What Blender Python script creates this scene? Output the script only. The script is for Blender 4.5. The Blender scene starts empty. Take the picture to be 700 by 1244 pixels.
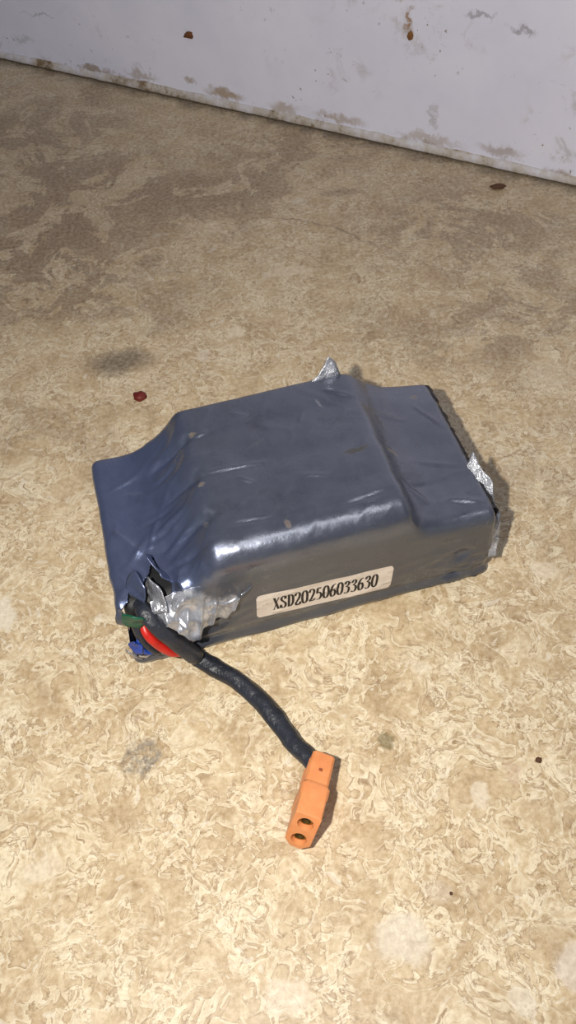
import bpy, bmesh, math, random
import numpy as np
from mathutils import Vector, Matrix, noise
from mathutils.bvhtree import BVHTree
random.seed(7)
CM=0.01
sc=bpy.context.scene
try:
    sc.view_settings.view_transform='Standard'
    sc.view_settings.look='None'
except Exception: pass

def lin(c):
    return tuple(((v/255.)/12.92 if v/255.<=.04045 else ((v/255.+.055)/1.055)**2.4) for v in c)+(1,)
def link(o):
    sc.collection.objects.link(o); return o
def mesh_obj(name,verts,faces,mat=None,smooth=True,parent=None,scale=CM):
    me=bpy.data.meshes.new(name)
    me.from_pydata([tuple(c*scale for c in v) for v in verts],[],faces)
    me.update()
    if smooth:
        for p in me.polygons: p.use_smooth=True
    o=link(bpy.data.objects.new(name,me))
    if mat: me.materials.append(mat)
    if parent: o.parent=parent
    return o
def fbm(v,o=3):
    s=0;a=1;t=0
    for i in range(o):
        s+=a*noise.noise(v);t+=a;a*=.5;v=v*2.03
    return s/t

# ---------------------------------------------------------------- node helper
class NT:
    def __init__(s,name):
        s.m=bpy.data.materials.new(name);s.m.use_nodes=True
        s.t=s.m.node_tree;s.n=s.t.nodes;s.l=s.t.links
        s.b=s.n['Principled BSDF']
        tc=s.n.new('ShaderNodeTexCoord')
        mp=s.n.new('ShaderNodeVectorMath');mp.operation='SCALE';mp.inputs['Scale'].default_value=100
        s.l.new(tc.outputs['Object'],mp.inputs[0]);s.P=mp.outputs[0]
    def set(s,k,v):
        if hasattr(v,'node'): s.l.new(v,s.b.inputs[k])
        else: s.b.inputs[k].default_value=v
    def con(s,v,sock):
        if hasattr(v,'node'): s.l.new(v,sock)
        else: sock.default_value=v
    def noise(s,scale,detail=3,rough=.5,dist=0,vec=None,out=0):
        n=s.n.new('ShaderNodeTexNoise')
        n.inputs['Scale'].default_value=scale;n.inputs['Detail'].default_value=detail
        n.inputs['Roughness'].default_value=rough;n.inputs['Distortion'].default_value=dist
        s.l.new(vec if vec is not None else s.P,n.inputs['Vector']);return n.outputs[out]
    def math(s,op,a,b=0,c=0,clamp=False):
        n=s.n.new('ShaderNodeMath');n.operation=op;n.use_clamp=clamp
        s.con(a,n.inputs[0]);s.con(b,n.inputs[1])
        if op in('MULTIPLY_ADD','COMPARE','SMOOTH_MIN'): s.con(c,n.inputs[2])
        return n.outputs[0]
    def vm(s,op,a,b=None):
        n=s.n.new('ShaderNodeVectorMath');n.operation=op
        s.con(a,n.inputs[0])
        if b is not None: s.con(b,n.inputs[1])
        return n.outputs['Value'] if op in('LENGTH','DOT_PRODUCT') else n.outputs[0]
    def rng(s,v,a,b,c=0,d=1,smooth=True):
        n=s.n.new('ShaderNodeMapRange');n.interpolation_type='SMOOTHSTEP' if smooth else 'LINEAR'
        s.con(v,n.inputs['Value'])
        for k,x in zip(('From Min','From Max','To Min','To Max'),(a,b,c,d)): n.inputs[k].default_value=x
        return n.outputs[0]
    def ramp(s,v,stops,interp='LINEAR'):
        n=s.n.new('ShaderNodeValToRGB');r=n.color_ramp;r.interpolation=interp
        while len(r.elements)<len(stops): r.elements.new(.5)
        for e,(p,c) in zip(r.elements,stops): e.position=p;e.color=c
        s.l.new(v,n.inputs[0]);return n.outputs[0]
    def mix(s,f,a,b,mode='MIX'):
        n=s.n.new('ShaderNodeMix');n.data_type='RGBA';n.blend_type=mode
        s.con(f,n.inputs[0]);s.con(a,n.inputs[6]);s.con(b,n.inputs[7]);return n.outputs[2]
    def bump(s,h,strength=.3,dist=.001,normal=None):
        n=s.n.new('ShaderNodeBump');n.inputs['Strength'].default_value=strength;n.inputs['Distance'].default_value=dist
        s.l.new(h,n.inputs['Height'])
        if normal is not None: s.l.new(normal,n.inputs['Normal'])
        return n.outputs[0]
    def spot(s,c,r,rot=0,vec=None,lo=.75,hi=1.15):
        """1 inside ellipse, 0 outside"""
        v=s.vm('SUBTRACT',vec if vec is not None else s.P,tuple(c))
        if rot:
            n=s.n.new('ShaderNodeVectorRotate');n.rotation_type='Z_AXIS';n.inputs['Angle'].default_value=-math.radians(rot)
            s.l.new(v,n.inputs['Vector']);v=n.outputs[0]
        v=s.vm('MULTIPLY',v,tuple(1/x for x in r))
        return s.rng(s.vm('LENGTH',v),lo,hi,1,0)
def simple(name,col,rough=.5,metal=0,bs=0,bscale=5,var=.12):
    m=NT(name);n=m.noise(bscale,4,.6)
    c=lin(col);d=tuple(x*(1-2*var) for x in c[:3])+(1,);e=tuple(min(1,x*(1+var)) for x in c[:3])+(1,)
    m.set('Base Color',m.ramp(n,[(.3,d),(.7,e)]));m.set('Roughness',rough);m.set('Metallic',metal)
    if bs: m.set('Normal',m.bump(n,bs,.0006))
    return m.m

# ================================================================ CAMERA
H=27.013;FPX=1008.447
th=math.radians(52.273);r=math.radians(-4.946)
F=Vector((0,math.cos(th),-math.sin(th)));U0=Vector((0,math.sin(th),math.cos(th)));R0=Vector((1,0,0))
Rv=math.cos(r)*R0+math.sin(r)*U0;Uv=-math.sin(r)*R0+math.cos(r)*U0
cd=bpy.data.cameras.new('camera');cam=link(bpy.data.objects.new('camera',cd))
cd.sensor_fit='VERTICAL';cd.sensor_height=24;cd.sensor_width=24;cd.lens=FPX/1244*24
cd.clip_start=.005;cd.clip_end=50
M=Matrix((( Rv.x,Uv.x,-F.x,0),(Rv.y,Uv.y,-F.y,0),(Rv.z,Uv.z,-F.z,H*CM),(0,0,0,1)))
cam.matrix_world=M
sc.camera=cam

# ================================================================ FLOOR
WA=Vector((-18.38,65.66,0));WB=Vector((18.02,42.63,0));WD=(WB-WA).normalized();WN=Vector((-WD.y,WD.x,0)) # WN away from camera
m=NT('polished_stone_floor')
P=m.P
warp=m.noise(.35,3,.55,0,out=1)
wv=m.vm('MULTIPLY',m.vm('SUBTRACT',warp,(.5,.5,.5)),(3.2,3.2,0));PW=m.vm('ADD',P,wv)
big=m.noise(.11,3,.5,.4)
mid=m.noise(.6,5,.65,.5)
col=m.ramp(big,[(.30,lin((176,148,108))),(.5,lin((200,174,132))),(.70,lin((213,189,150)))])
col=m.mix(.65,col,m.ramp(mid,[(.28,lin((144,114,74))),(.42,lin((183,155,112))),(.55,lin((208,184,142))),(.7,lin((232,213,178)))]))
def wisp(scale,dist,vec,lo,wid,mask,amt):
    global col
    n=m.noise(scale,4,.55,dist,vec=vec)
    cream=m.math('MULTIPLY',m.rng(n,lo,lo+wid*.25),m.rng(n,lo+wid*.3,lo+wid*1.6,1,0))
    brown=m.math('MULTIPLY',m.rng(n,lo-wid*.45,lo-wid*.05),m.rng(n,lo,lo+wid*.2,1,0))
    cream=m.math('MULTIPLY',cream,mask);brown=m.math('MULTIPLY',brown,mask)
    col=m.mix(m.math('MULTIPLY',brown,amt*.95),col,lin((134,98,56)))
    col=m.mix(m.math('MULTIPLY',cream,amt),col,lin((243,230,198)))
mk1=m.rng(m.noise(.45,3,.6),.42,.58)
wisp(.48,1.5,PW,.50,.06,mk1,.6)
mk2=m.rng(m.noise(.6,3,.6,vec=PW),.43,.56)
wisp(.95,1.6,PW,.46,.08,mk2,.66)
mk3=m.rng(m.noise(.4,2,.6,.3),.42,.54)
wisp(1.9,1.0,P,.52,.09,mk3,.62)
line2=m.math('ABSOLUTE',m.math('SUBTRACT',m.noise(.7,4,.6,1.6,vec=PW),.45));line2=m.rng(line2,0,.012,1,0)
col=m.mix(m.math('MULTIPLY',line2,m.math('MULTIPLY',m.rng(m.noise(.3,3,.6),.5,.62),.5)),col,lin((128,90,50)))
# pale chips of several sizes in the conglomerate
for scl,lo_,thr,am in ((.36,.16,.74,.55),(1.1,.2,.84,.6),(2.4,.26,.80,.6),(4.5,.3,.84,.5)):
    vor=m.n.new('ShaderNodeTexVoronoi');vor.inputs['Scale'].default_value=scl;m.l.new(PW,vor.inputs['Vector'])
    peb=m.rng(vor.outputs['Distance'],lo_*.7,lo_,1,0)
    sel=m.n.new('ShaderNodeSeparateColor');m.l.new(vor.outputs['Color'],sel.inputs[0])
    peb=m.math('MULTIPLY',peb,m.rng(sel.outputs[0],thr,thr+.04))
    col=m.mix(m.math('MULTIPLY',peb,am),col,lin((234,223,202)))
dn=m.vm('SUBTRACT',m.noise(.9,3,.6,out=1),(.5,.5,.5));PD=m.vm('ADD',P,m.vm('MULTIPLY',dn,(1.0,1.0,0)))
dn2=m.vm('SUBTRACT',m.noise(.22,4,.6,out=1),(.5,.5,.5));PB=m.vm('ADD',P,m.vm('MULTIPLY',dn2,(12,12,0)))
vn=m.noise(.28,6,.68,.8)
vein=m.rng(vn,.45,.57)
rim=m.math('MULTIPLY',m.rng(m.math('ABSOLUTE',m.math('SUBTRACT',vn,.5)),0,.022,1,0),.9)
for c,rr,st in [((-10.5,46,0),(8,7,1),1.1),((-13,40,0),(8,6,1),1.15),((-3,45,0),(6.5,4,1),1.15),((11,40,0),(7,5,1),.8),((9,31,0),(7,3,1),.55),((-16,53,0),(10,7,1),.95),((4,49,0),(9,5,1),.8),((13,34,0),(5,4,1),.6),((-8,36,0),(5,3,1),.65),((-10,26,0),(4,3,1),.4),((10,22,0),(4,4,1),.35)]:
    sp_=m.spot(c,rr,vec=PB,lo=.2,hi=1.3)
    f=m.math('MULTIPLY',sp_,m.math('MULTIPLY_ADD',vein,.72,.12))
    col=m.mix(m.math('MULTIPLY',f,min(1,st)),col,lin((98,67,36)))
    col=m.mix(m.math('MULTIPLY',m.math('MULTIPLY',sp_,rim),st*.7),col,lin((62,39,21)))
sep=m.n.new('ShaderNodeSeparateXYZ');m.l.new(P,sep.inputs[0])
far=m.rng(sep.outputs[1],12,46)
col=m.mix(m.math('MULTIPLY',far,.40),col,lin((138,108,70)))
chips=[((2.3,4.9,0),(.85,.7,1),lin((224,212,192)),.7,0),((-1.2,3.6,0),(.65,.5,1),lin((226,210,186)),.6,0),((12.8,27.5,0),(1.1,.9,1),lin((206,186,156)),.5,0),
 ((-1.9,32.5,0),(.5,.55,1),lin((222,204,174)),.8,0),((-11.2,17.2,0),(.5,.7,1),lin((232,222,200)),.8,0),((5.4,8.7,0),(.3,.45,1),lin((232,218,194)),.7,0),
 ((3.5,6,0),(.45,.35,1),lin((216,198,172)),.5,0),((7.0,3.7,0),(.6,.5,1),lin((222,208,192)),.7,0),((1.3,37,0),(1.3,.4,1),lin((212,192,162)),.7,0),
 ((-8.6,7.6,0),(.6,.4,1),lin((226,210,184)),.5,0),((4.2,13.4,0),(.4,.3,1),lin((232,218,190)),.6,0),((9.6,17,0),(.5,.4,1),lin((228,212,184)),.6,0),((6.6,9.3,0),(.3,.4,1),lin((196,164,136)),.5,0),
 ((-7.5,31,0),(1.8,1.0,1),lin((80,60,34)),.85,1),((-5.7,11,0),(.62,.75,1),lin((96,88,80)),.85,2),((2.6,10.75,0),(.28,.32,1),lin((112,94,36)),.85,0),
 ((4.8,44,0),(1.4,.5,1),lin((110,78,44)),.6,1)]
spk=m.rng(m.noise(3.2,4,.75),.4,.6)
for c,rr,cc,st,md in chips:
    f=m.spot(c,rr,vec=PD,lo=.7,hi=1.2)
    if md==1: f=m.spot(c,rr,vec=PD,lo=.3,hi=1.3)
    if md==2: f=m.math('MULTIPLY',f,m.math('MULTIPLY_ADD',spk,.8,.2))
    col=m.mix(m.math('MULTIPLY',f,st),col,cc)
for cx,cy,rad in [(-1,33.5,8.6),]:
    v=m.vm('SUBTRACT',PD,(cx,cy,0));L=m.vm('LENGTH',m.vm('MULTIPLY',v,(1,1,0)))
    f=m.rng(m.math('ABSOLUTE',m.math('SUBTRACT',L,rad)),.0,.10,1,0)
    f=m.math('MULTIPLY',f,m.spot((3.6,40.5,0),(5.5,2.6,1),lo=.6,hi=1.1))
    col=m.mix(m.math('MULTIPLY',f,.7),col,lin((78,54,30)))
v2=m.n.new('ShaderNodeTexVoronoi');v2.inputs['Scale'].default_value=.8;m.l.new(P,v2.inputs['Vector'])
s2=m.n.new('ShaderNodeSeparateColor');m.l.new(v2.outputs['Color'],s2.inputs[0])
f=m.math('MULTIPLY',m.rng(v2.outputs['Distance'],.03,.055,1,0),m.rng(s2.outputs[1],.84,.88))
col=m.mix(m.math('MULTIPLY',f,.75),col,lin((66,44,26)))
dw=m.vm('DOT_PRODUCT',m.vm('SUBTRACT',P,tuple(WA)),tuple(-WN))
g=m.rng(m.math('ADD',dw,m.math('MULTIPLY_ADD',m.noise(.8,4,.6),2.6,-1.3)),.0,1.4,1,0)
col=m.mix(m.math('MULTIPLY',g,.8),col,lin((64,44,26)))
fine=m.noise(5,5,.7)
col=m.mix(.24,col,m.ramp(fine,[(.32,lin((84,64,42))),(.68,lin((255,246,226)))]))
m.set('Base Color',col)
m.set('Roughness',m.rng(m.noise(1.2,4,.6),.3,.7,.34,.5))
m.set('Specular IOR Level',.4)
m.set('Normal',m.bump(m.noise(2.5,5,.6),.12,.0006))
floor=mesh_obj('floor',[(-90,-50,0),(90,-50,0),(90,110,0),(-90,110,0)],[(0,1,2,3)],m.m,False)

# ================================================================ WALL + joint
m=NT('painted_wall')
c=m.ramp(m.noise(.12,4,.6),[(.3,lin((222,223,242))),(.7,lin((236,237,252)))])
n1=m.noise(.45,6,.7,.6);n2=m.noise(.16,2)
c=m.mix(m.math('MULTIPLY',m.rng(n1,.55,.68),m.math('MULTIPLY',m.rng(n2,.45,.6),.45)),c,lin((166,158,150)))
c=m.mix(m.math('MULTIPLY',m.rng(m.noise(2.2,4,.7),.64,.70),m.rng(n2,.42,.62)),c,lin((128,108,80)))
def W(s_,z): 
    p=WA+WD*s_; return (p.x,p.y,z)
dn=m.vm('SUBTRACT',m.noise(1.3,4,.7,out=1),(.5,.5,.5));PD=m.vm('ADD',m.P,m.vm('MULTIPLY',dn,(1.6,1.6,1.6)))
for s_,z,rr,cc,st in [(32.3,7.2,(.2,.2,.9),lin((150,112,60)),.85),(31.6,8.4,(1.0,1.0,.4),lin((170,150,120)),.6),(34.1,2.3,(.25,.25,.9),lin((156,152,148)),.5),
   (36.3,8.0,(.9,.9,.18),lin((130,126,130)),.6),(38.5,7.6,(.8,.8,.2),lin((130,126,130)),.6),(19.6,.9,(1.6,1.6,.45),lin((158,132,94)),.8),(17,1.3,(.5,.5,.3),lin((156,134,102)),.65),(9,.6,(2,2,.3),lin((144,122,88)),.75),(3,1.8,(1.0,1.0,.25),lin((165,165,168)),.4),(28,.9,(2,2,.3),lin((162,138,104)),.6),(34,.8,(2.4,2.4,.35),lin((164,142,110)),.5),(5,3.6,(1.6,1.6,.12),lin((150,148,156)),.5),(24,.8,(1.2,1.2,.5),lin((164,142,108)),.6),(38.5,1.0,(1.5,1.5,.4),lin((146,122,88)),.55),(13,1.0,(1.4,1.4,.3),lin((160,140,110)),.55)]:
    c=m.mix(m.math('MULTIPLY',m.spot(W(s_,z),rr,vec=PD,lo=.3,hi=1.2),st),c,cc)
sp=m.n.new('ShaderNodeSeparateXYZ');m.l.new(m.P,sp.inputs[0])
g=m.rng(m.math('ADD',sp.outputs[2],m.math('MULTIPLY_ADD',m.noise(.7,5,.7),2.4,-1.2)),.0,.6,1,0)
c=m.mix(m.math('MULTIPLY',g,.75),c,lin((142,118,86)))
m.set('Base Color',c);m.set('Roughness',.5)
m.set('Normal',m.bump(m.noise(.5,4,.5),.25,.002))
vs=[];fs=[]
a0=-60;a1=110;T=4
for s_ in (a0,a1):
    for t in (0,T):
        for z in (.0,75):
            p=WA+WD*s_+WN*t;vs.append((p.x,p.y,z))
fs=[(0,1,5,4),(2,6,7,3),(0,2,3,1),(4,5,7,6),(1,3,7,5),(0,4,6,2)]
wall=mesh_obj('wall_back',vs,fs,m.m,False)
m=NT('joint_filler')
c=m.ramp(m.noise(.5,5,.7),[(.36,lin((124,102,72))),(.45,lin((186,176,164))),(.7,lin((220,220,232)))])
m.set('Base Color',c);m.set('Roughness',.7);m.set('Normal',m.bump(m.noise(4,4,.7),.3,.001))
vs=[];fs=[];NS=700
for i in range(NS+1):
    s_=-50+150*i/NS
    n=fbm(Vector((s_*.25,3,0)),4);n2=fbm(Vector((s_*1.1,9,0)),3)
    h=.55+.25*n+.06*n2; d=.26+.16*n2+.15*n
    prof=[(0.02,h),(-.05,h),(-.5*d,h*.7),(-d,h*.28),(-d*.8,.09+.05*n2),(0.02,.07)]
    for t,z in prof:
        p=WA+WD*s_+WN*t;vs.append((p.x,p.y,z))
for i in range(NS):
    for j in range(5):
        q=i*6+j;fs.append((q,q+1,q+7,q+6))
mesh_obj('trim_1',vs,fs,m.m,True)

# ================================================================ BATTERY PACK
ANG=math.radians(11.416)
pack=link(bpy.data.objects.new('battery_pack',None))
pack.location=(.702*CM,15.719*CM,0);pack.rotation_euler=(0,0,ANG);pack.empty_display_size=.02
def L2W(a,b,z):
    return Vector((.702+a*math.cos(ANG)-b*math.sin(ANG),15.719+a*math.sin(ANG)+b*math.cos(ANG),z))
Wd=7.106;ZW=3.80;ZM=5.36
def itp(x,t):
    if x<=t[0][0]: return t[0][1]
    for (x0,y0),(x1,y1) in zip(t,t[1:]):
        if x<=x1:
            k=(x-x0)/(x1-x0);return y0+(y1-y0)*k
    return t[-1][1]
TL=[(-.45,1),(-.1,.985),(.1,.86),(.4,.60),(.85,.34),(1.35,.14),(1.9,.03),(2.4,0)]
TRb=[(-.4,1),(-.1,.98),(.3,.78),(.6,.58),(1.4,.27),(2.4,.10),(3.1,0)]
TRf=[(-.3,1),(-.05,.98),(.08,.80),(.3,.36),(.6,.15),(1.2,.04),(2,0)]
def S(a,b):
    sca=abs(math.sin(math.pi*(b-.1)/1.78))**.6
    if a<0:
        d=-a-(3.08+.20*sca); return itp(d,TL)
    d=a-(3.40+.05*sca);k=min(1,max(0,b/Wd)); k=k*k*(3-2*k)
    return itp(d,TRf)*(1-k)+itp(d,TRb)*k
def Ss(a,b):
    return sum(S(a+o,b) for o in (-.12,-.06,0,.06,.12))/5
def top(a,b):
    s=Ss(a,b)
    cell=.5+.5*math.cos(2*math.pi*(b-.9)/1.78)
    z=ZW+(ZM-ZW)*s
    z+= -.05*(1-cell)**2*(.4+.6*s)
    k=max(0,min(1,(2.3-b)/2.1)); z+=-.24*s*k*k
    z+= -.08*math.exp(-((abs(a)-5.4)/.9)**2)*(1 if a<0 else .3)
    return z
def section(a,inset=0):
    s0=Ss(a,.6); rf=.5+.38*s0; H0=top(a,rf); rb=.42; H1=top(a,Wd-rb)
    pts=[]
    rbm=.32
    for k in range(6):
        an=math.pi*1.5-(math.pi/2)*k/5
        pts.append((rbm+rbm*math.cos(an),rbm+rbm*math.sin(an)))
    for k in range(1,28):
        t=k/28;z=rbm+(H0-rf-rbm)*t
        pts.append((0,z))
    for k in range(19):
        an=math.pi-(math.pi/2)*k/18
        pts.append((rf+rf*math.cos(an),H0-rf+rf*math.sin(an)))
    for k in range(1,90):
        b=rf+(Wd-rb-rf)*k/90;pts.append((b,top(a,b)))
    for k in range(11):
        an=math.pi/2-(math.pi/2)*k/10
        pts.append((Wd-rb+rb*math.cos(an),H1-rb+rb*math.sin(an)))
    for k in range(1,14):
        pts.append((Wd,H1-rb+(rbm-H1+rb)*k/14))
    for k in range(6):
        an=0-(math.pi/2)*k/5
        pts.append((Wd-rbm+rbm*math.cos(an),rbm+rbm*math.sin(an)))
    for k in range(1,12):
        pts.append((Wd-rbm+(2*rbm-Wd)*k/12,0))
    if inset:
        cb=Wd/2;cz=H0*.48
        out=[]
        for b,z in pts:
            hb=Wd/2;kz=max(H0,H1)/2
            out.append((cb+(b-cb)*(1-inset/hb),cz+(z-cz)*(1-inset/kz)))
        pts=out
    return pts
def ridge(p,w=3.0):
    return max(0,1-abs(noise.noise(p))*w)
def seg_crease(a,b,x0,y0,x1,y1,w):
    dx,dy=x1-x0,y1-y0;L2=dx*dx+dy*dy
    t=max(0,min(1,((a-x0)*dx+(b-y0)*dy)/L2))
    d=math.hypot(a-x0-t*dx,b-y0-t*dy)
    return math.exp(-(d/w)**2)*math.sin(math.pi*min(.97,max(.03,t)))
CREASES=[(-3.1,3.7,-.4,3.5,.08,.08),(-2.9,5.4,-2.2,5.6,.09,.06),(-4.6,4.6,-3.2,4.9,.13,-.08),(-5.2,2.6,-3.4,2.9,.13,.12),(-5.6,3.3,-4.0,3.4,.11,-.07),(-4.9,1.6,-3.3,2.2,.14,.14),(-6.2,1.6,-5.0,3.0,.13,.09),(-4.8,1.0,-3.0,.9,.11,-.09),(-5.4,1.9,-4.6,3.6,.10,.07),(-6.5,3.6,-5.6,2.2,.09,.05),(-4.7,5.8,-3.5,5.5,.1,.06),
  (-1.8,3.1,-1.2,2.7,.07,.06),(.9,4.9,1.3,5.4,.06,.045),(3.7,2.2,4.6,1.0,.13,.09),(3.8,5.2,5.3,5.0,.1,.05),(4.6,3.1,6.3,2.5,.09,.045),(2.2,6.3,3.3,5.6,.09,.06),(5.2,1.2,6.5,.7,.09,.08),(-6.4,5.2,-5.0,5.8,.1,.06),(1.2,.9,3.2,1.1,.08,-.045),(-2.6,1.3,-.8,1.1,.08,-.055),(-1.4,6.2,-.6,5.8,.07,.04),(.2,2.6,1.4,2.3,.07,.04),(3.9,1.8,5.4,2.0,.1,-.05),(5.6,5.9,6.5,4.4,.09,.05)]
def build_body(off=0.0,NA=320,disp=True):
    LE=6.75-off;re=.26
    st=[(-LE+.45,1.0),(-LE+.06,.95)]
    for k in range(7):
        an=(math.pi/2)*k/6
        st.append((-LE+re*(1-math.cos(an)),re*(1-math.sin(an))))
    for k in range(1,NA): st.append((-LE+re+(2*LE-2*re)*k/NA,0))
    for k in range(7):
        an=(math.pi/2)*(1-k/6)
        st.append((LE-re*(1-math.cos(an)),re*(1-math.sin(an))))
    st.append((LE-.06,.95));st.append((LE-.45,1.0))
    V=[];n=None
    for a,i in st:
        pts=section(max(-6.75,min(6.75,a)),i+off)
        n=len(pts)
        for b,z in pts: V.append([a,b,z])
    Fc=[];ns=len(st)
    for i in range(ns-1):
        for j in range(n):
            k=(j+1)%n;Fc.append((i*n+j,i*n+k,(i+1)*n+k,(i+1)*n+j))
    Fc.append(tuple(range(n)));Fc.append(tuple((ns-1)*n+j for j in range(n-1,-1,-1)))
    V=np.array(V)
    if disp:
        me=bpy.data.meshes.new('t');me.from_pydata(V.tolist(),[],Fc);me.update()
        bm=bmesh.new();bm.from_mesh(me);bmesh.ops.recalc_face_normals(bm,faces=bm.faces);bm.normal_update()
        N=np.array([v.normal[:] for v in bm.verts]);bm.free();bpy.data.meshes.remove(me)
        for i in range(len(V)):
            a,b,z=V[i]
            p=Vector((a,b,z))
            d=.04*fbm(p*.35,2)+.016*fbm(p*1.3+Vector((5,0,0)),3)
            wl=math.exp(-((a+3.9)/.8)**2)+.45*math.exp(-((a-3.7)/.5)**2)
            d+=.04*wl*ridge(Vector((a*.4,b*1.1,z*1.0)),3.0)**2*(1 if z>3.2 else .3)
            if z>3.4 and b>.3:
                wl2=math.exp(-((a+4.4)/1.4)**2)
                d+=(.02*wl2+.012)*ridge(Vector((a*.45+9,b*.8-a*.25,1)),7)**1.5
                for (x0,y0,x1,y1,w_,am) in CREASES:
                    if abs(b-(y0+y1)/2)<2 and min(x0,x1)-.5<a<max(x0,x1)+.5:
                        d+=am*seg_crease(a,b,x0,y0,x1,y1,w_)
            cc=math.exp(-(((a+5.1)/1.4)**2+((b-.3)/1.5)**2+((z-3.4)/1.4)**2))
            d+=.13*cc*(1-abs(noise.noise(Vector((a*1.1+3,b*.9,z*1.1))))*4)
            if b<.35:
                d+=.09*math.exp(-((z-(.38+.05*math.sin(a*.9)))/.11)**2)*(.6+.6*fbm(Vector((a*.8,0,0)),2))
                d+=-.07*math.exp(-((z-.70)/.18)**2)
                rc=math.exp(-(((a-5.6)/.7)**2+((z-1.1)/.9)**2))
                d+=.12*rc*(1-abs(noise.noise(Vector((a*1.0,7,z*2.2))))*4)
                d+=.03*ridge(Vector((a*.25,3,z*1.2-a*.2)),5)**2*(z<3)
            if z>3.2:
                for (da,db,dr,dd) in [(-3.15,5.5,.22,-.11),(-3.2,3.6,.24,-.15),(-3.15,1.75,.24,-.13),(2.5,3.1,.4,-.04),(-4.2,4.4,.5,.06),(-4.1,2.5,.4,.07),(-1.9,3.7,.5,.02),(-.2,5.2,.25,.04),(1.0,2.2,.8,-.04),(-1.5,5.5,.9,-.03),(4.8,3.8,.9,-.06),(-5.6,4.2,.8,-.07),(2.0,4.6,.6,-.03)]:
                    q=((a-da)**2+(b-db)**2)/dr**2
                    if q<9: d+=dd*math.exp(-q)
            if z<.05 and .3<b<Wd-.3: d=0
            V[i]+=N[i]*d
    V[:,2]=np.maximum(V[:,2],0.004)
    return V,Fc,n
HOLE=[(-5.2,1.95),(-5.05,1.1),(-4.75,.5),(-4.95,-.1),(-4.8,-.7),(-5.0,-1.3),(-4.75,-1.9),(-4.85,-2.55),(-5.1,-2.95),(-5.7,-3.0),(-6.1,-2.75),(-6.5,-2.9),(-6.9,-2.3),(-6.9,-.9),(-6.55,-.35),(-6.6,.1),(-6.3,.35),(-6.1,1.15),(-5.75,.8),(-5.45,1.2)]
def inpoly(x,y,P_):
    c=False;n=len(P_)
    for i in range(n):
        x1,y1=P_[i];x2,y2=P_[(i+1)%n]
        if (y1>y)!=(y2>y) and x<(x2-x1)*(y-y1)/(y2-y1)+x1: c=not c
    return c
def film_mat(name,silver_spots,met=.8):
    m=NT(name)
    n=m.noise(.35,4,.6,.3)
    c=m.ramp(n,[(.3,lin((105,110,124))),(.7,lin((121,126,141)))])
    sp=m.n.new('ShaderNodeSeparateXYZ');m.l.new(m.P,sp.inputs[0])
    c=m.mix(m.math('MULTIPLY',m.rng(sp.outputs[0],-2.4,-4.4),.5),c,lin((108,124,170)))  # left wing tinted bluer: blue reflection painted into the film colour
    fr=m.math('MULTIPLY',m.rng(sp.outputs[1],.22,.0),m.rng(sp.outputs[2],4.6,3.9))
    c=m.mix(m.math('MULTIPLY',fr,.9),c,lin((78,81,88)))  # front side darkened: shade painted into the film colour
    c=m.mix(m.math('MULTIPLY',m.rng(m.noise(.8,5,.7),.55,.75),.35),c,lin((76,78,84)))
    dn=m.vm('SUBTRACT',m.noise(2.5,3,.6,out=1),(.5,.5,.5));PD=m.vm('ADD',m.P,m.vm('MULTIPLY',dn,(.35,.35,0)))
    scuff=None
    for ctr,rr,rot,st,cc in [((2.5,3.1,5.2),(.6,.13,2),10,.85,(66,62,58)),((3.9,3.4,4.6),(.42,.1,2),-25,.85,(128,118,104)),((-2.85,5.6,5.2),(.18,.12,2),0,.85,(110,98,84)),((-3,3.2,5.2),(.15,.14,2),0,.8,(120,108,94)),((-.6,.75,5.1),(.1,.18,2),0,.85,(104,92,84)),((-3.2,1.7,5),(.12,.2,2),0,.6,(110,100,90)),((1.3,4.6,5.2),(.03,.25,2),-30,.5,(60,58,60)),
       ((-.8,4.4,5.3),(.4,.05,2),25,.4,(70,68,70)),((1.9,5.7,5.3),(.06,.3,2),20,.4,(150,150,156)),((5.2,3.9,3.8),(.35,.06,2),50,.4,(60,60,64)),((-5.4,4.9,3.8),(.4,.06,2),-20,.4,(64,66,76)),((5.9,6.2,3.8),(.2,.12,2),0,.5,(120,108,94)),((4.2,0,.9),(.5,.4,.12),0,.6,(60,56,54)),((-1.0,0,.9),(.6,.4,.1),0,.6,(60,56,54)),((-3.3,0,1.2),(.3,.4,.2),0,.5,(64,60,58))]:
        f=m.spot(ctr,rr,rot,vec=PD,lo=.5,hi=1.2);f=m.math('MULTIPLY',f,st)
        c=m.mix(f,c,lin(cc)); scuff=f if scuff is None else m.math('MAXIMUM',scuff,f)
    stv=m.vm('MULTIPLY',m.P,(.8,7,3));scr=m.rng(m.math('ABSOLUTE',m.math('SUBTRACT',m.noise(1,3,.6,.4,vec=stv),.5)),0,.008,1,0)
    scr=m.math('MULTIPLY',scr,m.rng(m.noise(.5,2),.55,.65));c=m.mix(m.math('MULTIPLY',scr,.4),c,lin((170,172,180)))
    du=m.math('MULTIPLY',m.rng(m.noise(9,3,.7),.66,.73),.4)
    c=m.mix(du,c,lin((150,145,135)))
    rough=m.rng(m.noise(1.5,4,.6),.3,.7,.25,.36)
    rough=m.math('MAXIMUM',rough,m.math('MULTIPLY',scuff,.75))
    PS=m.vm('ADD',m.P,m.vm('MULTIPLY',dn,(.8,.8,.8)))
    f=None
    for ctr,rr in silver_spots:
        s_=m.spot(ctr,rr,vec=PS,lo=.55,hi=1.15)
        f=s_ if f is None else m.math('MAXIMUM',f,s_)
    mt=m.math('MULTIPLY_ADD',scuff,-.6,met)
    mt=m.math('MULTIPLY_ADD',fr,-.45,mt)
    if f is not None:
        c=m.mix(f,c,m.ramp(m.noise(1.6,4,.6,.6),[(.35,lin((150,154,164))),(.65,lin((214,216,222)))])); mt=m.math('MAXIMUM',mt,m.math('MULTIPLY',f,.72))
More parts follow.
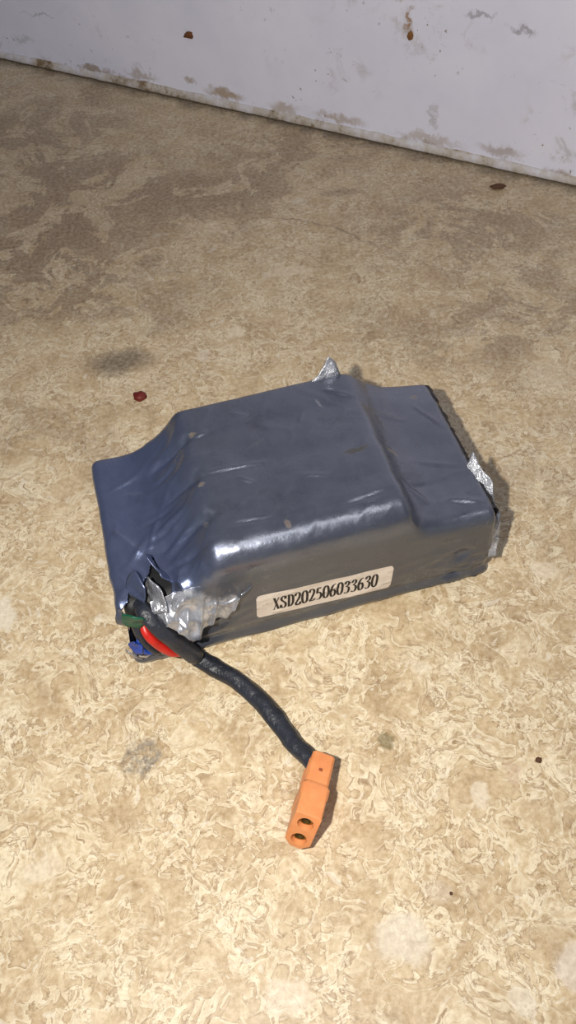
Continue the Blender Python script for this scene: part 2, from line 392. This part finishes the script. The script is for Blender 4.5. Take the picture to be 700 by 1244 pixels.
    m.set('Base Color',c);m.set('Metallic',mt);m.set('Roughness',rough)
    m.set('Coat Weight',.3);m.set('Coat Roughness',.18)
    b1=m.bump(m.noise(1.1,4,.5),.28,.0013)
    b2=m.bump(m.noise(12,3,.6),.09,.0003,b1)
    m.set('Normal',b2)
    return m.m
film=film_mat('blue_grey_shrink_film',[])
flapm=film_mat('whitened_torn_film',[((-4.6,-.2,3.1),(.95,1.1,1.1)),((-3.6,-.2,2.8),(1.2,.8,.6)),((-5.2,0,3.5),(.6,.7,.6))])
V,Fc,nn=build_body()
keep=[]
for f in Fc:
    if len(f)>4: continue
    a,b,z=V[list(f)].mean(axis=0)
    if b<2.1 and a<-4.6 and z>.6:
        u=b if z>3.35 else -(3.8-z)
        if inpoly(a,u,HOLE): continue
    keep.append(f)
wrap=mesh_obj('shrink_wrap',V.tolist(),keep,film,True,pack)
sm=wrap.modifiers.new('thick','SOLIDIFY');sm.thickness=.0002;sm.offset=-1
bvh=BVHTree.FromPolygons([Vector(v) for v in V.tolist()],keep)
core_mat=simple('dark_cell_core',(22,24,26),.6,0,.4,3)
V2,F2,_=build_body(off=.22,NA=60,disp=False)
core=mesh_obj('cell_core',V2.tolist(),F2,core_mat,True,pack)
endm=simple('end_insulation_paper',(196,200,190),.7,0,.2,4)
mesh_obj('end_plates',[(x,b,z) for x in (-6.37,6.37) for b,z in ((.9,.6),(6.2,.6),(6.2,3.0),(.9,3.0))],[(0,3,2,1),(4,5,6,7)],endm,False,pack)

# ---- torn silver film pieces
m=NT('torn_silver_film')
n=m.noise(1.2,4,.6,.5)
m.set('Base Color',m.ramp(n,[(.3,lin((104,108,118))),(.7,lin((210,212,218)))]))
m.set('Metallic',.7);m.set('Roughness',.32);m.set('Normal',m.bump(m.noise(3,5,.65,.6),.6,.0018))
silver=m.m
def shard(name,pts,mat=silver,sub=4,amp=.06,seed=0,th_=.0003,freq=1.6):
    bm=bmesh.new()
    vs=[bm.verts.new(Vector(p)) for p in pts]
    cen=sum((Vector(p) for p in pts),Vector())/len(pts)
    cv=bm.verts.new(cen)
    for i in range(len(vs)): bm.faces.new((cv,vs[i],vs[(i+1)%len(vs)]))
    bmesh.ops.subdivide_edges(bm,edges=bm.edges,cuts=sub,use_grid_fill=True)
    for v in bm.verts:
        p=v.co*freq+Vector((seed*7.3,seed*1.7,0))
        v.co=v.co+Vector((noise.noise(p),noise.noise(p+Vector((31,0,0))),noise.noise(p+Vector((0,17,0)))))*amp*2
        if v.co.z<.02: v.co.z=.02
    me=bpy.data.meshes.new(name)
    for v in bm.verts: v.co*=CM
    bm.to_mesh(me);bm.free()
    for p in me.polygons: p.use_smooth=True
    me.materials.append(mat)
    o=link(bpy.data.objects.new(name,me));o.parent=pack
    s=o.modifiers.new('t','SOLIDIFY');s.thickness=th_;s.offset=0
    return o
lowz=[(-5.6,3.3),(-5.4,2.7),(-5.2,2.95),(-4.85,2.35),(-4.55,2.0),(-4.3,1.95),(-4.1,2.35),(-3.8,2.15),(-3.55,2.5),(-3.25,2.25),(-2.95,2.6),(-2.6,3.05),(-2.15,3.45)]
hiz=[(-5.6,3.75),(-5.0,3.9),(-4.4,3.98),(-3.9,3.95),(-3.2,3.85),(-2.6,3.62),(-2.15,3.5)]
vs=[];fs=[];NU=170;NV=40
for i in range(NU+1):
    a=-5.6+3.45*i/NU
    zt0=min(itp(a,hiz),top(a,.7)-.05);zb=itp(a,lowz)
    fl=.10+.52*math.exp(-((a+4.55)/.8)**2)+.14*math.exp(-((a+3.2)/.4)**2)
    fl*=min(1,(-2.15-a)/.5+.02)
    for j in range(NV+1):
        t=j/NV
        zz=zt0+(zb-zt0)*t
        ang=math.radians(40*(1-t))
        dirv=Vector((0,math.cos(ang),-math.sin(ang)))
        tgt=Vector((a,.2*(1-t)**2,zz))
        h=bvh.ray_cast(tgt-dirv*4,dirv)
        sp_=h[0] if h[0] is not None and (h[0]-tgt).length<.8 else tgt
        out=-dirv*(.006+.05*t)
        fade=min(1,(-2.15-a)/.6+.02)
        ad=(.13*ridge(Vector((a*1.5+t*.6,t*.8,2)),3.5)+.07*ridge(Vector((a*1.0-t*1.6,t*1.5,8)),5)+.02*(fbm(Vector((a*2.2,t*2,5)),2)+.4))*fade
        p=sp_+out+Vector((0,-1,.25))*(fl*t**1.5+ad*(min(1,t*1.6)))
        vs.append((p.x+.12*t*noise.noise(Vector((a*2,t,0))),p.y,p.z))
for i in range(NU):
    for j in range(NV):
        q=i*(NV+1)+j;fs.append((q,q+NV+1,q+NV+2,q+1))
fl=mesh_obj('torn_flap',vs,fs,flapm,True,pack)
s=fl.modifiers.new('t','SOLIDIFY');s.thickness=.0001
shards=[
 ([(-6.15,1.15,3.8),(-5.85,1.1,4.3),(-5.6,.5,4.15),(-5.75,.2,3.7),(-6.2,.6,3.7)],film),
 ([(-5.35,2.0,3.85),(-5.25,1.3,4.75),(-5.0,.4,4.5),(-4.75,.55,3.95),(-5.1,1.2,3.9)],film),
 ([(-5.6,.9,3.75),(-5.4,.8,4.3),(-5.05,.1,4.15),(-5.1,-.35,3.6),(-5.6,-.1,3.4)],silver),
 ([(-6.75,.3,3.7),(-6.5,-.1,3.95),(-6.2,-.25,3.6),(-6.35,-.2,3.1),(-6.8,0,3.2)],film),
 ([(-6.1,-.05,1.1),(-5.6,-.38,1.3),(-5.1,-.33,1.05),(-4.8,-.1,.55),(-5.7,-.12,.65)],silver),
 ([(-6.9,-.05,1.5),(-6.6,-.3,1.35),(-6.4,-.15,.9),(-6.8,.1,.8)],silver),
 ([(-6.85,-.05,1.1),(-6.5,-.28,1.25),(-6.1,-.2,.95),(-6.3,-.1,.6),(-6.8,0,.7)],silver),
 ([(-5.0,-.1,1.6),(-4.7,-.3,1.9),(-4.5,-.35,1.4),(-4.7,-.3,.9),(-5.0,-.1,1.0)],silver),
]
for i,(p,mt) in enumerate(shards): shard('torn_film_%d'%(i+1),p,mt,4,.07,i)
green=simple('green_insulation',(14,88,64),.4,0,.4,2,.3);red=simple('red_wire_insulation',(190,34,26),.38,0,.2,3);blue=simple('blue_insulation',(24,66,164),.4,0,.4,2,.3)
shard('green_tab',[(-6.6,-.1,3.85),(-6.3,-.3,4.0),(-5.95,-.35,3.75),(-5.9,-.35,3.3),(-6.15,-.3,3.1),(-6.55,-.2,3.2)],green,4,.09,11,.0006)
shard('blue_tab',[(-6.7,-.2,2.1),(-6.5,-.38,2.35),(-6.3,-.42,2.0),(-6.35,-.4,1.6),(-6.6,-.25,1.5)],blue,4,.07,12,.0008)
shard('rear_fin',[(1.7,6.75,5.15),(2.3,6.95,5.5),(2.75,7.05,6.1),(3.0,7.0,5.8),(3.25,6.85,5.2),(2.9,6.95,4.9),(2.2,6.95,4.8)],silver,4,.05,21)
for i,p in enumerate([
 [(6.5,1.8,3.75),(6.95,2.1,3.95),(7.15,1.4,3.75),(7.0,.9,3.3),(7.15,.45,3.0),(6.75,.2,2.6),(6.6,.9,3.4)],
 [(6.7,1.0,3.4),(7.15,1.1,3.0),(7.25,.5,2.3),(7.0,.15,1.7),(6.7,.2,2.2)],
 [(6.5,2.4,3.8),(6.8,2.8,4.05),(6.95,2.1,3.95),(6.65,1.7,3.7)],
 [(6.7,.4,2.2),(7.05,.2,2.0),(6.95,-.05,1.4),(6.7,.0,1.3)]]): shard('end_tatter_%d'%(i+1),p,silver,4,.09,30+i)
dk=simple('dark_film_edge',(40,38,42),.5,.3,.4,4)
vs=[];fs=[]
N_=200
for i in range(N_+1):
    b=.4+6.5*i/N_
    e=.12+.30*max(0,fbm(Vector((b*2.2,4,0)),3)+.25)
    z=3.6+.12*noise.noise(Vector((b*2,0,3)))
    vs+=[(6.55,b,top(6.5,b)-.05),(6.72+e*.5,b,z+.05),(6.72+e,b,z-.15),(6.72+e*.6,b,z-.6)]
for i in range(N_):
    for j in range(3):
        q=i*4+j;fs.append((q,q+1,q+5,q+4))
e_=mesh_obj('end_film_edge',vs,fs,dk,True,pack);s=e_.modifiers.new('t','SOLIDIFY');s.thickness=.0003

# ---- label
def hit(a,z,off):
    h=bvh.ray_cast(Vector((a,-3,z)),Vector((0,1,0)))
    b=h[0].y if h[0] is not None else 0
    return b-off
LC=(.38,1.80);LA=math.radians(-3.6);LW=5.05;LH=1.42
def lab(u,v,off):
    a=LC[0]+u*math.cos(LA)-v*math.sin(LA);z=LC[1]+u*math.sin(LA)+v*math.cos(LA)
    return (a,hit(a,z,off),z)
vs=[];fs=[];NU=100;NV=28;rc=.17
for i in range(NU+1):
    u=-LW/2+LW*i/NU
    e=max(0,abs(u)-(LW/2-rc));hh=LH/2-(rc-math.sqrt(max(0,rc*rc-e*e)))
    for j in range(NV+1):
        vs.append(lab(u,-hh+2*hh*j/NV,.022))
for i in range(NU):
    for j in range(NV):
        q=i*(NV+1)+j;fs.append((q,q+NV+1,q+NV+2,q+1))
lm=simple('label_paper',(222,210,198),.5,0,.05,3,.05)
lo=mesh_obj('serial_label',vs,fs,lm,True,pack)
G={
'0':[[(.3,1),(.12,.85),(.07,.5),(.12,.15),(.3,0),(.48,.15),(.53,.5),(.48,.85),(.3,1)]],
'2':[[(.08,.74),(.13,.92),(.29,1),(.47,.88),(.48,.68),(.36,.42),(.07,.06)],'H',[(.07,.05),(.52,.05)],[(.52,.05),(.55,.2)]],
'5':['H',[(.16,.95),(.5,.95)],[(.17,.95),(.12,.56)],[(.12,.54),(.3,.62),(.48,.48),(.5,.24),(.34,.03),(.09,.04)]],
'6':[[(.52,.98),(.28,.88),(.11,.56),(.09,.28),(.17,.05),(.32,0),(.48,.12),(.5,.36),(.38,.56),(.24,.56),(.11,.42)]],
'3':[[(.09,.78),(.16,.95),(.3,1),(.44,.9),(.44,.7),(.22,.54)],[(.22,.54),(.44,.47),(.5,.26),(.42,.06),(.26,0),(.07,.08)]],
'S':[[(.47,.72),(.45,.9),(.29,1),(.12,.89),(.12,.7),(.3,.52),(.48,.36),(.49,.12),(.3,0),(.11,.1),(.08,.28)],[(.48,.72),(.48,.98)],[(.07,.28),(.07,.02)]],
'D':[[(.15,0),(.15,1)],[(.12,.97),(.34,.95),(.5,.78),(.54,.5),(.5,.22),(.34,.05),(.12,.03)],[(.02,.975),(.2,.975)],[(.02,.025),(.2,.025)]],
'X':[[(.1,1),(.5,0)],'T',[(.5,1),(.1,0)],[(.0,.975),(.22,.975)],[(.4,.975),(.6,.975)],[(.0,.025),(.2,.025)],[(.38,.025),(.6,.025)]],
}
def smoothp(p):
    if len(p)<3:
        return [(p[0][0]+(p[1][0]-p[0][0])*k/8,p[0][1]+(p[1][1]-p[0][1])*k/8) for k in range(9)]
    closed=p[0]==p[-1];o=[]
    n=len(p)
    for i in range(n-1):
        p0=p[i-1] if i>0 else (p[-2] if closed else p[0]);p1=p[i];p2=p[i+1];p3=p[i+2] if i+2<n else (p[1] if closed else p[-1])
        for k in range(6):
            t=k/6
            o.append(tuple(.5*(2*p1[c]+(p2[c]-p0[c])*t+(2*p0[c]-5*p1[c]+4*p2[c]-p3[c])*t*t+(-p0[c]+3*p1[c]-3*p2[c]+p3[c])*t**3) for c in (0,1)))
    o.append(p[-1]);return o
vs=[];fs=[]
TXT='XSD202506033630';TH=.78;adv=.262;u0=-adv*len(TXT)/2+.03;cw=.40
for ci,ch in enumerate(TXT):
    mode=None
    for st in G[ch]:
        if isinstance(st,str): mode=st;continue
        pp=smoothp(st);base_=len(vs)
        for k,(x,y) in enumerate(pp):
            x0,y0=pp[max(0,k-1)];x1,y1=pp[min(len(pp)-1,k+1)]
            X0=(x1-x0)*cw;Y0=(y1-y0)*TH;Ln=math.hypot(X0,Y0) or 1;tx,ty=X0/Ln,Y0/Ln
            wd=.032+.056*abs(ty)**2
            if mode=='H': wd=.075
            if mode=='T': wd=.03
            cx=u0+ci*adv+x*cw*1.0+.005;cy=(y-.5)*TH
            for sg in (-1,1):
                vs.append(lab(cx-ty*wd/2*sg,cy+tx*wd/2*sg,.032))
        for k in range(len(pp)-1):
            q=base_+2*k;fs.append((q,q+1,q+3,q+2))
        mode=None
mesh_obj('serial_text',vs,fs,simple('black_ink',(24,20,20),.6),False,pack)

# ================================================================ TUBES
def tube(name,pts,rad,mat,seg=20,parent=None,step=10,ell=None,wr=0,seed=0):
    P3=[Vector(p) for p in pts];n=len(P3);C=[];Rr=[]
    for i in range(n-1):
        p0=P3[max(0,i-1)];p1=P3[i];p2=P3[i+1];p3=P3[min(n-1,i+2)]
        for k in range(step):
            t=k/step
            C.append(.5*(2*p1+(p2-p0)*t+(2*p0-5*p1+4*p2-p3)*t*t+(-1*p0+3*p1-3*p2+p3)*t**3));Rr.append(rad[i]+(rad[i+1]-rad[i])*t)
    C.append(P3[-1]);Rr.append(rad[-1])
    vs=[];fs=[];up=Vector((0,0,1))
    for i,c in enumerate(C):
        T_=(C[min(len(C)-1,i+1)]-C[max(0,i-1)]).normalized()
        sd=T_.cross(up).normalized() if abs(T_.dot(up))<.99 else Vector((1,0,0));u2=sd.cross(T_).normalized()
        for k in range(seg):
            an=2*math.pi*k/seg
            rr=Rr[i]*(1+wr*fbm(Vector((math.cos(an)*1.3,math.sin(an)*1.3,i*.12+seed)),3))
            ex,ey=ell or (1,1)
            p=c+sd*math.cos(an)*rr*ex+u2*math.sin(an)*rr*ey
            vs.append((p.x,p.y,max(p.z,.01)))
    for i in range(len(C)-1):
        for k in range(seg):
            q=i*seg;fs.append((q+k,q+(k+1)%seg,q+seg+(k+1)%seg,q+seg+k))
    fs.append(tuple(range(seg-1,-1,-1)));fs.append(tuple((len(C)-1)*seg+k for k in range(seg)))
    return mesh_obj(name,vs,fs,mat,True,parent)
m=NT('black_cable_sleeve')
m.set('Base Color',m.ramp(m.noise(1.2,4,.6),[(.3,lin((27,30,38))),(.7,lin((46,50,60)))]))
m.set('Roughness',.42);m.set('Normal',m.bump(m.noise(2.2,4,.6),.55,.0016))
sleeve=m.m
cab=tube('power_cable',[L2W(-6.0,.6,3.2),L2W(-5.85,.0,3.45),L2W(-5.55,-.42,3.0),L2W(-5.15,-.62,2.2),L2W(-4.7,-.72,1.2),(-3.7,14.3,.52),(-3.1,13.9,.38),(-2.3,13.35,.34),(-1.6,12.6,.33),(-1.1,11.9,.34),(-.74,11.3,.36),(-.46,10.8,.42),(-.05,10.3,.5),(.2,9.85,.58)],
   [.24,.27,.29,.30,.31,.31,.30,.30,.31,.32,.29,.30,.28,.26],sleeve,28,None,10,(1.05,.92),.2)
tube('red_wire',[(-6.0,.6,2.8),(-6.02,.0,2.95),(-5.95,-.45,2.7),(-5.66,-.62,2.1),(-5.36,-.66,1.6),(-5.0,-.55,1.25),(-4.6,-.4,1.1)],[.14,.15,.16,.17,.17,.16,.14],red,16,pack,8,None,.12)
tube('blue_wire',[(-6.2,.4,1.9),(-6.35,-.12,1.9),(-6.3,-.22,1.4),(-6.0,-.15,1.1),(-5.8,.3,1.0)],[.09,.1,.1,.1,.08],blue,12,pack,8)
tube('black_wire',[(-6.1,.5,2.9),(-6.25,-.1,2.9),(-6.2,-.3,2.3),(-5.9,-.42,1.5),(-5.6,-.1,1.0)],[.12,.13,.13,.12,.1],sleeve,12,pack,8)

# ================================================================ CONNECTOR (two-pole, orange)
m=NT('orange_nylon')
m.set('Base Color',m.ramp(m.noise(2,4,.6),[(.3,lin((220,136,82))),(.7,lin((234,153,98)))]))
m.set('Roughness',.45);m.set('Normal',m.bump(m.noise(5,3,.6),.15,.0005));m.set('Subsurface Weight',.05) 
orange=m.m
conn=link(bpy.data.objects.new('cable_connector',None));conn.empty_display_size=.01
SK=.30
def ringpts(w,h,ct,cb,yy,sk=0):
    x=w/2;z=h/2
    p=[(-x+cb,yy,-z),(x-cb,yy,-z),(x,yy,-z+cb),(x,yy,z-ct),(x-ct,yy,z),(-x+ct,yy,z),(-x,yy,z-ct),(-x,yy,-z+cb)]
    return [(a,b-sk*(c+z)/(2*z)*1.0,c) for a,b,c in p]
def loft(name,rings,mat,parent,bev=.0003,caps=(True,True)):
    bm=bmesh.new();R_=[[bm.verts.new(Vector(p)*CM) for p in rg] for rg in rings]
    for A_,B_ in zip(R_,R_[1:]):
        n=len(A_)
        for k in range(n): bm.faces.new((A_[k],A_[(k+1)%n],B_[(k+1)%n],B_[k]))
    if caps[0]: bm.faces.new(R_[0][::-1])
    if caps[1]: bm.faces.new(R_[-1])
    bmesh.ops.recalc_face_normals(bm,faces=bm.faces)
    me=bpy.data.meshes.new(name);bm.to_mesh(me);bm.free();me.materials.append(mat)
    o=link(bpy.data.objects.new(name,me));o.parent=parent
    if bev:
        b=o.modifiers.new('b','BEVEL');b.width=bev;b.segments=3;b.limit_method='ANGLE';b.angle_limit=math.radians(25)
        for p in me.polygons: p.use_smooth=True
        o.modifiers.new('w','WEIGHTED_NORMAL')
    return o
LEN=2.60
rings=[ringpts(.64,1.26,.08,.10,0),ringpts(.74,1.38,.08,.12,.06),ringpts(.76,1.40,.08,.12,1.12),ringpts(.88,1.54,.08,.2,1.26),ringpts(.88,1.56,.08,.22,1.6),ringpts(.82,1.54,.05,.22,1.68,.05),ringpts(.82,1.54,.05,.24,LEN,SK)]
hs=loft('housing',rings,orange,conn,.0003)
def cyl(y0,y1,cx,cz,rad,seg=32):
    return [[(cx+rad*math.cos(2*math.pi*k/seg),y,cz+rad*math.sin(2*math.pi*k/seg)) for k in range(seg)] for y in (y0,y1)]
cut1=loft('cutA',cyl(LEN-1.0,LEN+.3,0,.36,.25),orange,None,0);cut2=loft('cutB',cyl(LEN-1.0,LEN+.3,0,-.36,.25),orange,None,0)
bpy.context.view_layer.update()
for ct in (cut1,cut2):
    b=hs.modifiers.new('c','BOOLEAN');b.operation='DIFFERENCE';b.object=ct;b.solver='EXACT'
dg=bpy.context.evaluated_depsgraph_get()
me=bpy.data.meshes.new_from_object(hs.evaluated_get(dg));
hs.modifiers.clear();hs.data=me
bpy.data.objects.remove(cut1);bpy.data.objects.remove(cut2)
brass=simple('gold_plated_brass',(150,120,66),.4,.85);darkin=simple('socket_shade',(22,16,12),.8)
for i,cz in enumerate((.36,-.36)):
    yf=LEN-SK*(cz+.77)/1.54-.10
    rg=[[(r_*math.cos(2*math.pi*k/32),y,cz+r_*math.sin(2*math.pi*k/32)) for k in range(32)] for r_,y in ((.20,LEN-.98),(.20,yf),(.155,yf),(.155,LEN-.95))]
    loft('contact_%d'%(i+1),rg,brass,conn,0)
    rg=[[(r_*math.cos(2*math.pi*k/24),y,cz+r_*math.sin(2*math.pi*k/24)) for k in range(24)] for r_,y in ((.154,LEN-.96),(.154,yf-.12))]
    loft('bore_shade_%d'%(i+1),rg,darkin,conn,0)  # dark plug filling the hollow bore, its shade put into the colour
for sx in (-1,1):
    for zz in (-.35,.35):
        loft('rib',[[(sx*.36,.18,zz-.12),(sx*.36,.95,zz-.12),(sx*.36,.95,zz+.12),(sx*.36,.18,zz+.12)],[(sx*.40,.22,zz-.09),(sx*.40,.91,zz-.09),(sx*.40,.91,zz+.09),(sx*.40,.22,zz+.09)]],orange,conn,.0002)
loft('latch_notch',[[(-.07,.60,.67),(.07,.60,.67),(.07,.73,.67),(-.07,.73,.67)],[(-.05,.62,.72),(.05,.62,.72),(.05,.71,.72),(-.05,.71,.72)]],simple('orange_shade',(150,80,44),.5),conn,.0001)  # raised pad in darker orange, notch shade painted as colour
rear=Vector((.33,9.98,.72));front=Vector((-.46,7.55,1.30))
yv=(front-rear).normalized();zt=Vector((.24,-.0,1)).normalized();xv=yv.cross(zt).normalized();zv=xv.cross(yv).normalized()
Mx=Matrix(((xv.x,yv.x,zv.x,rear.x*CM),(xv.y,yv.y,zv.y,rear.y*CM),(xv.z,yv.z,zv.z,rear.z*CM),(0,0,0,1)))
conn.matrix_world=Mx

# ================================================================ SMALL DEBRIS
def crumb(name,c,rad,mat,seed,sq=(1,1,.6)):
    bm=bmesh.new();bmesh.ops.create_icosphere(bm,subdivisions=3,radius=1)
    for v in bm.verts:
        k=1+.55*fbm(v.co*1.6+Vector((seed,0,0)),3)
        v.co=Vector((v.co.x*sq[0],v.co.y*sq[1],v.co.z*sq[2]))*k*rad
    mn=min(v.co.z for v in bm.verts)
    for v in bm.verts: v.co=Vector((v.co.x+c[0],v.co.y+c[1],v.co.z-mn+c[2]))*CM
    me=bpy.data.meshes.new(name);bm.to_mesh(me);bm.free();me.materials.append(mat)
    for p in me.polygons: p.use_smooth=True
    return link(bpy.data.objects.new(name,me))
crumb('red_crumb',(-6.4,28.3,0),.3,simple('dark_red_plastic',(104,26,14),.5),3,(1.1,.9,.5))
br=simple('brown_crumb_mat',(84,52,26),.7)
crumb('brown_crumb',(13.6,43.0,0),.36,br,8,(1.2,.6,.3))
crumb('brown_crumb',(7.5,9.7,0),.10,br,5);crumb('brown_crumb',(5.9,17.6,0),.07,br,6);crumb('brown_crumb',(3.9,5.9,0),.05,br,9)
p=WA+WD*17.5
b=crumb('wall_mud_spot',(p.x,p.y-.05,4.0),.38,simple('mud',(104,62,28),.8),12,(1.0,.3,.55))
p=WA+WD*32.4
b=crumb('wall_mud_spot',(p.x,p.y-.05,6.2),.3,simple('mud',(128,84,40),.8),15,(.6,.3,.8))

# ================================================================ LIGHTS
def area(name,loc,target,size,power,col):
    ld=bpy.data.lights.new(name,'AREA');ld.shape='DISK';ld.size=size*CM;ld.energy=power;ld.color=col
    o=link(bpy.data.objects.new(name,ld));o.location=Vector(loc)*CM
    d=(Vector(target)-Vector(loc));o.rotation_euler=d.to_track_quat('-Z','Y').to_euler();return o
area('phone_flash',(-4.6,.8,28.5),(2,32,0),.9,1.28,(1,.945,.86))
area('overhead_fill',(40,-20,180),(0,30,0),50,3.0,(1,.95,.88))  # added fill from overhead, no visible source
wd=bpy.data.worlds.new('room_ambient');sc.world=wd;wd.use_nodes=True
bg=wd.node_tree.nodes['Background'];bg.inputs[0].default_value=(.68,.77,1.0,1);bg.inputs[1].default_value=.17
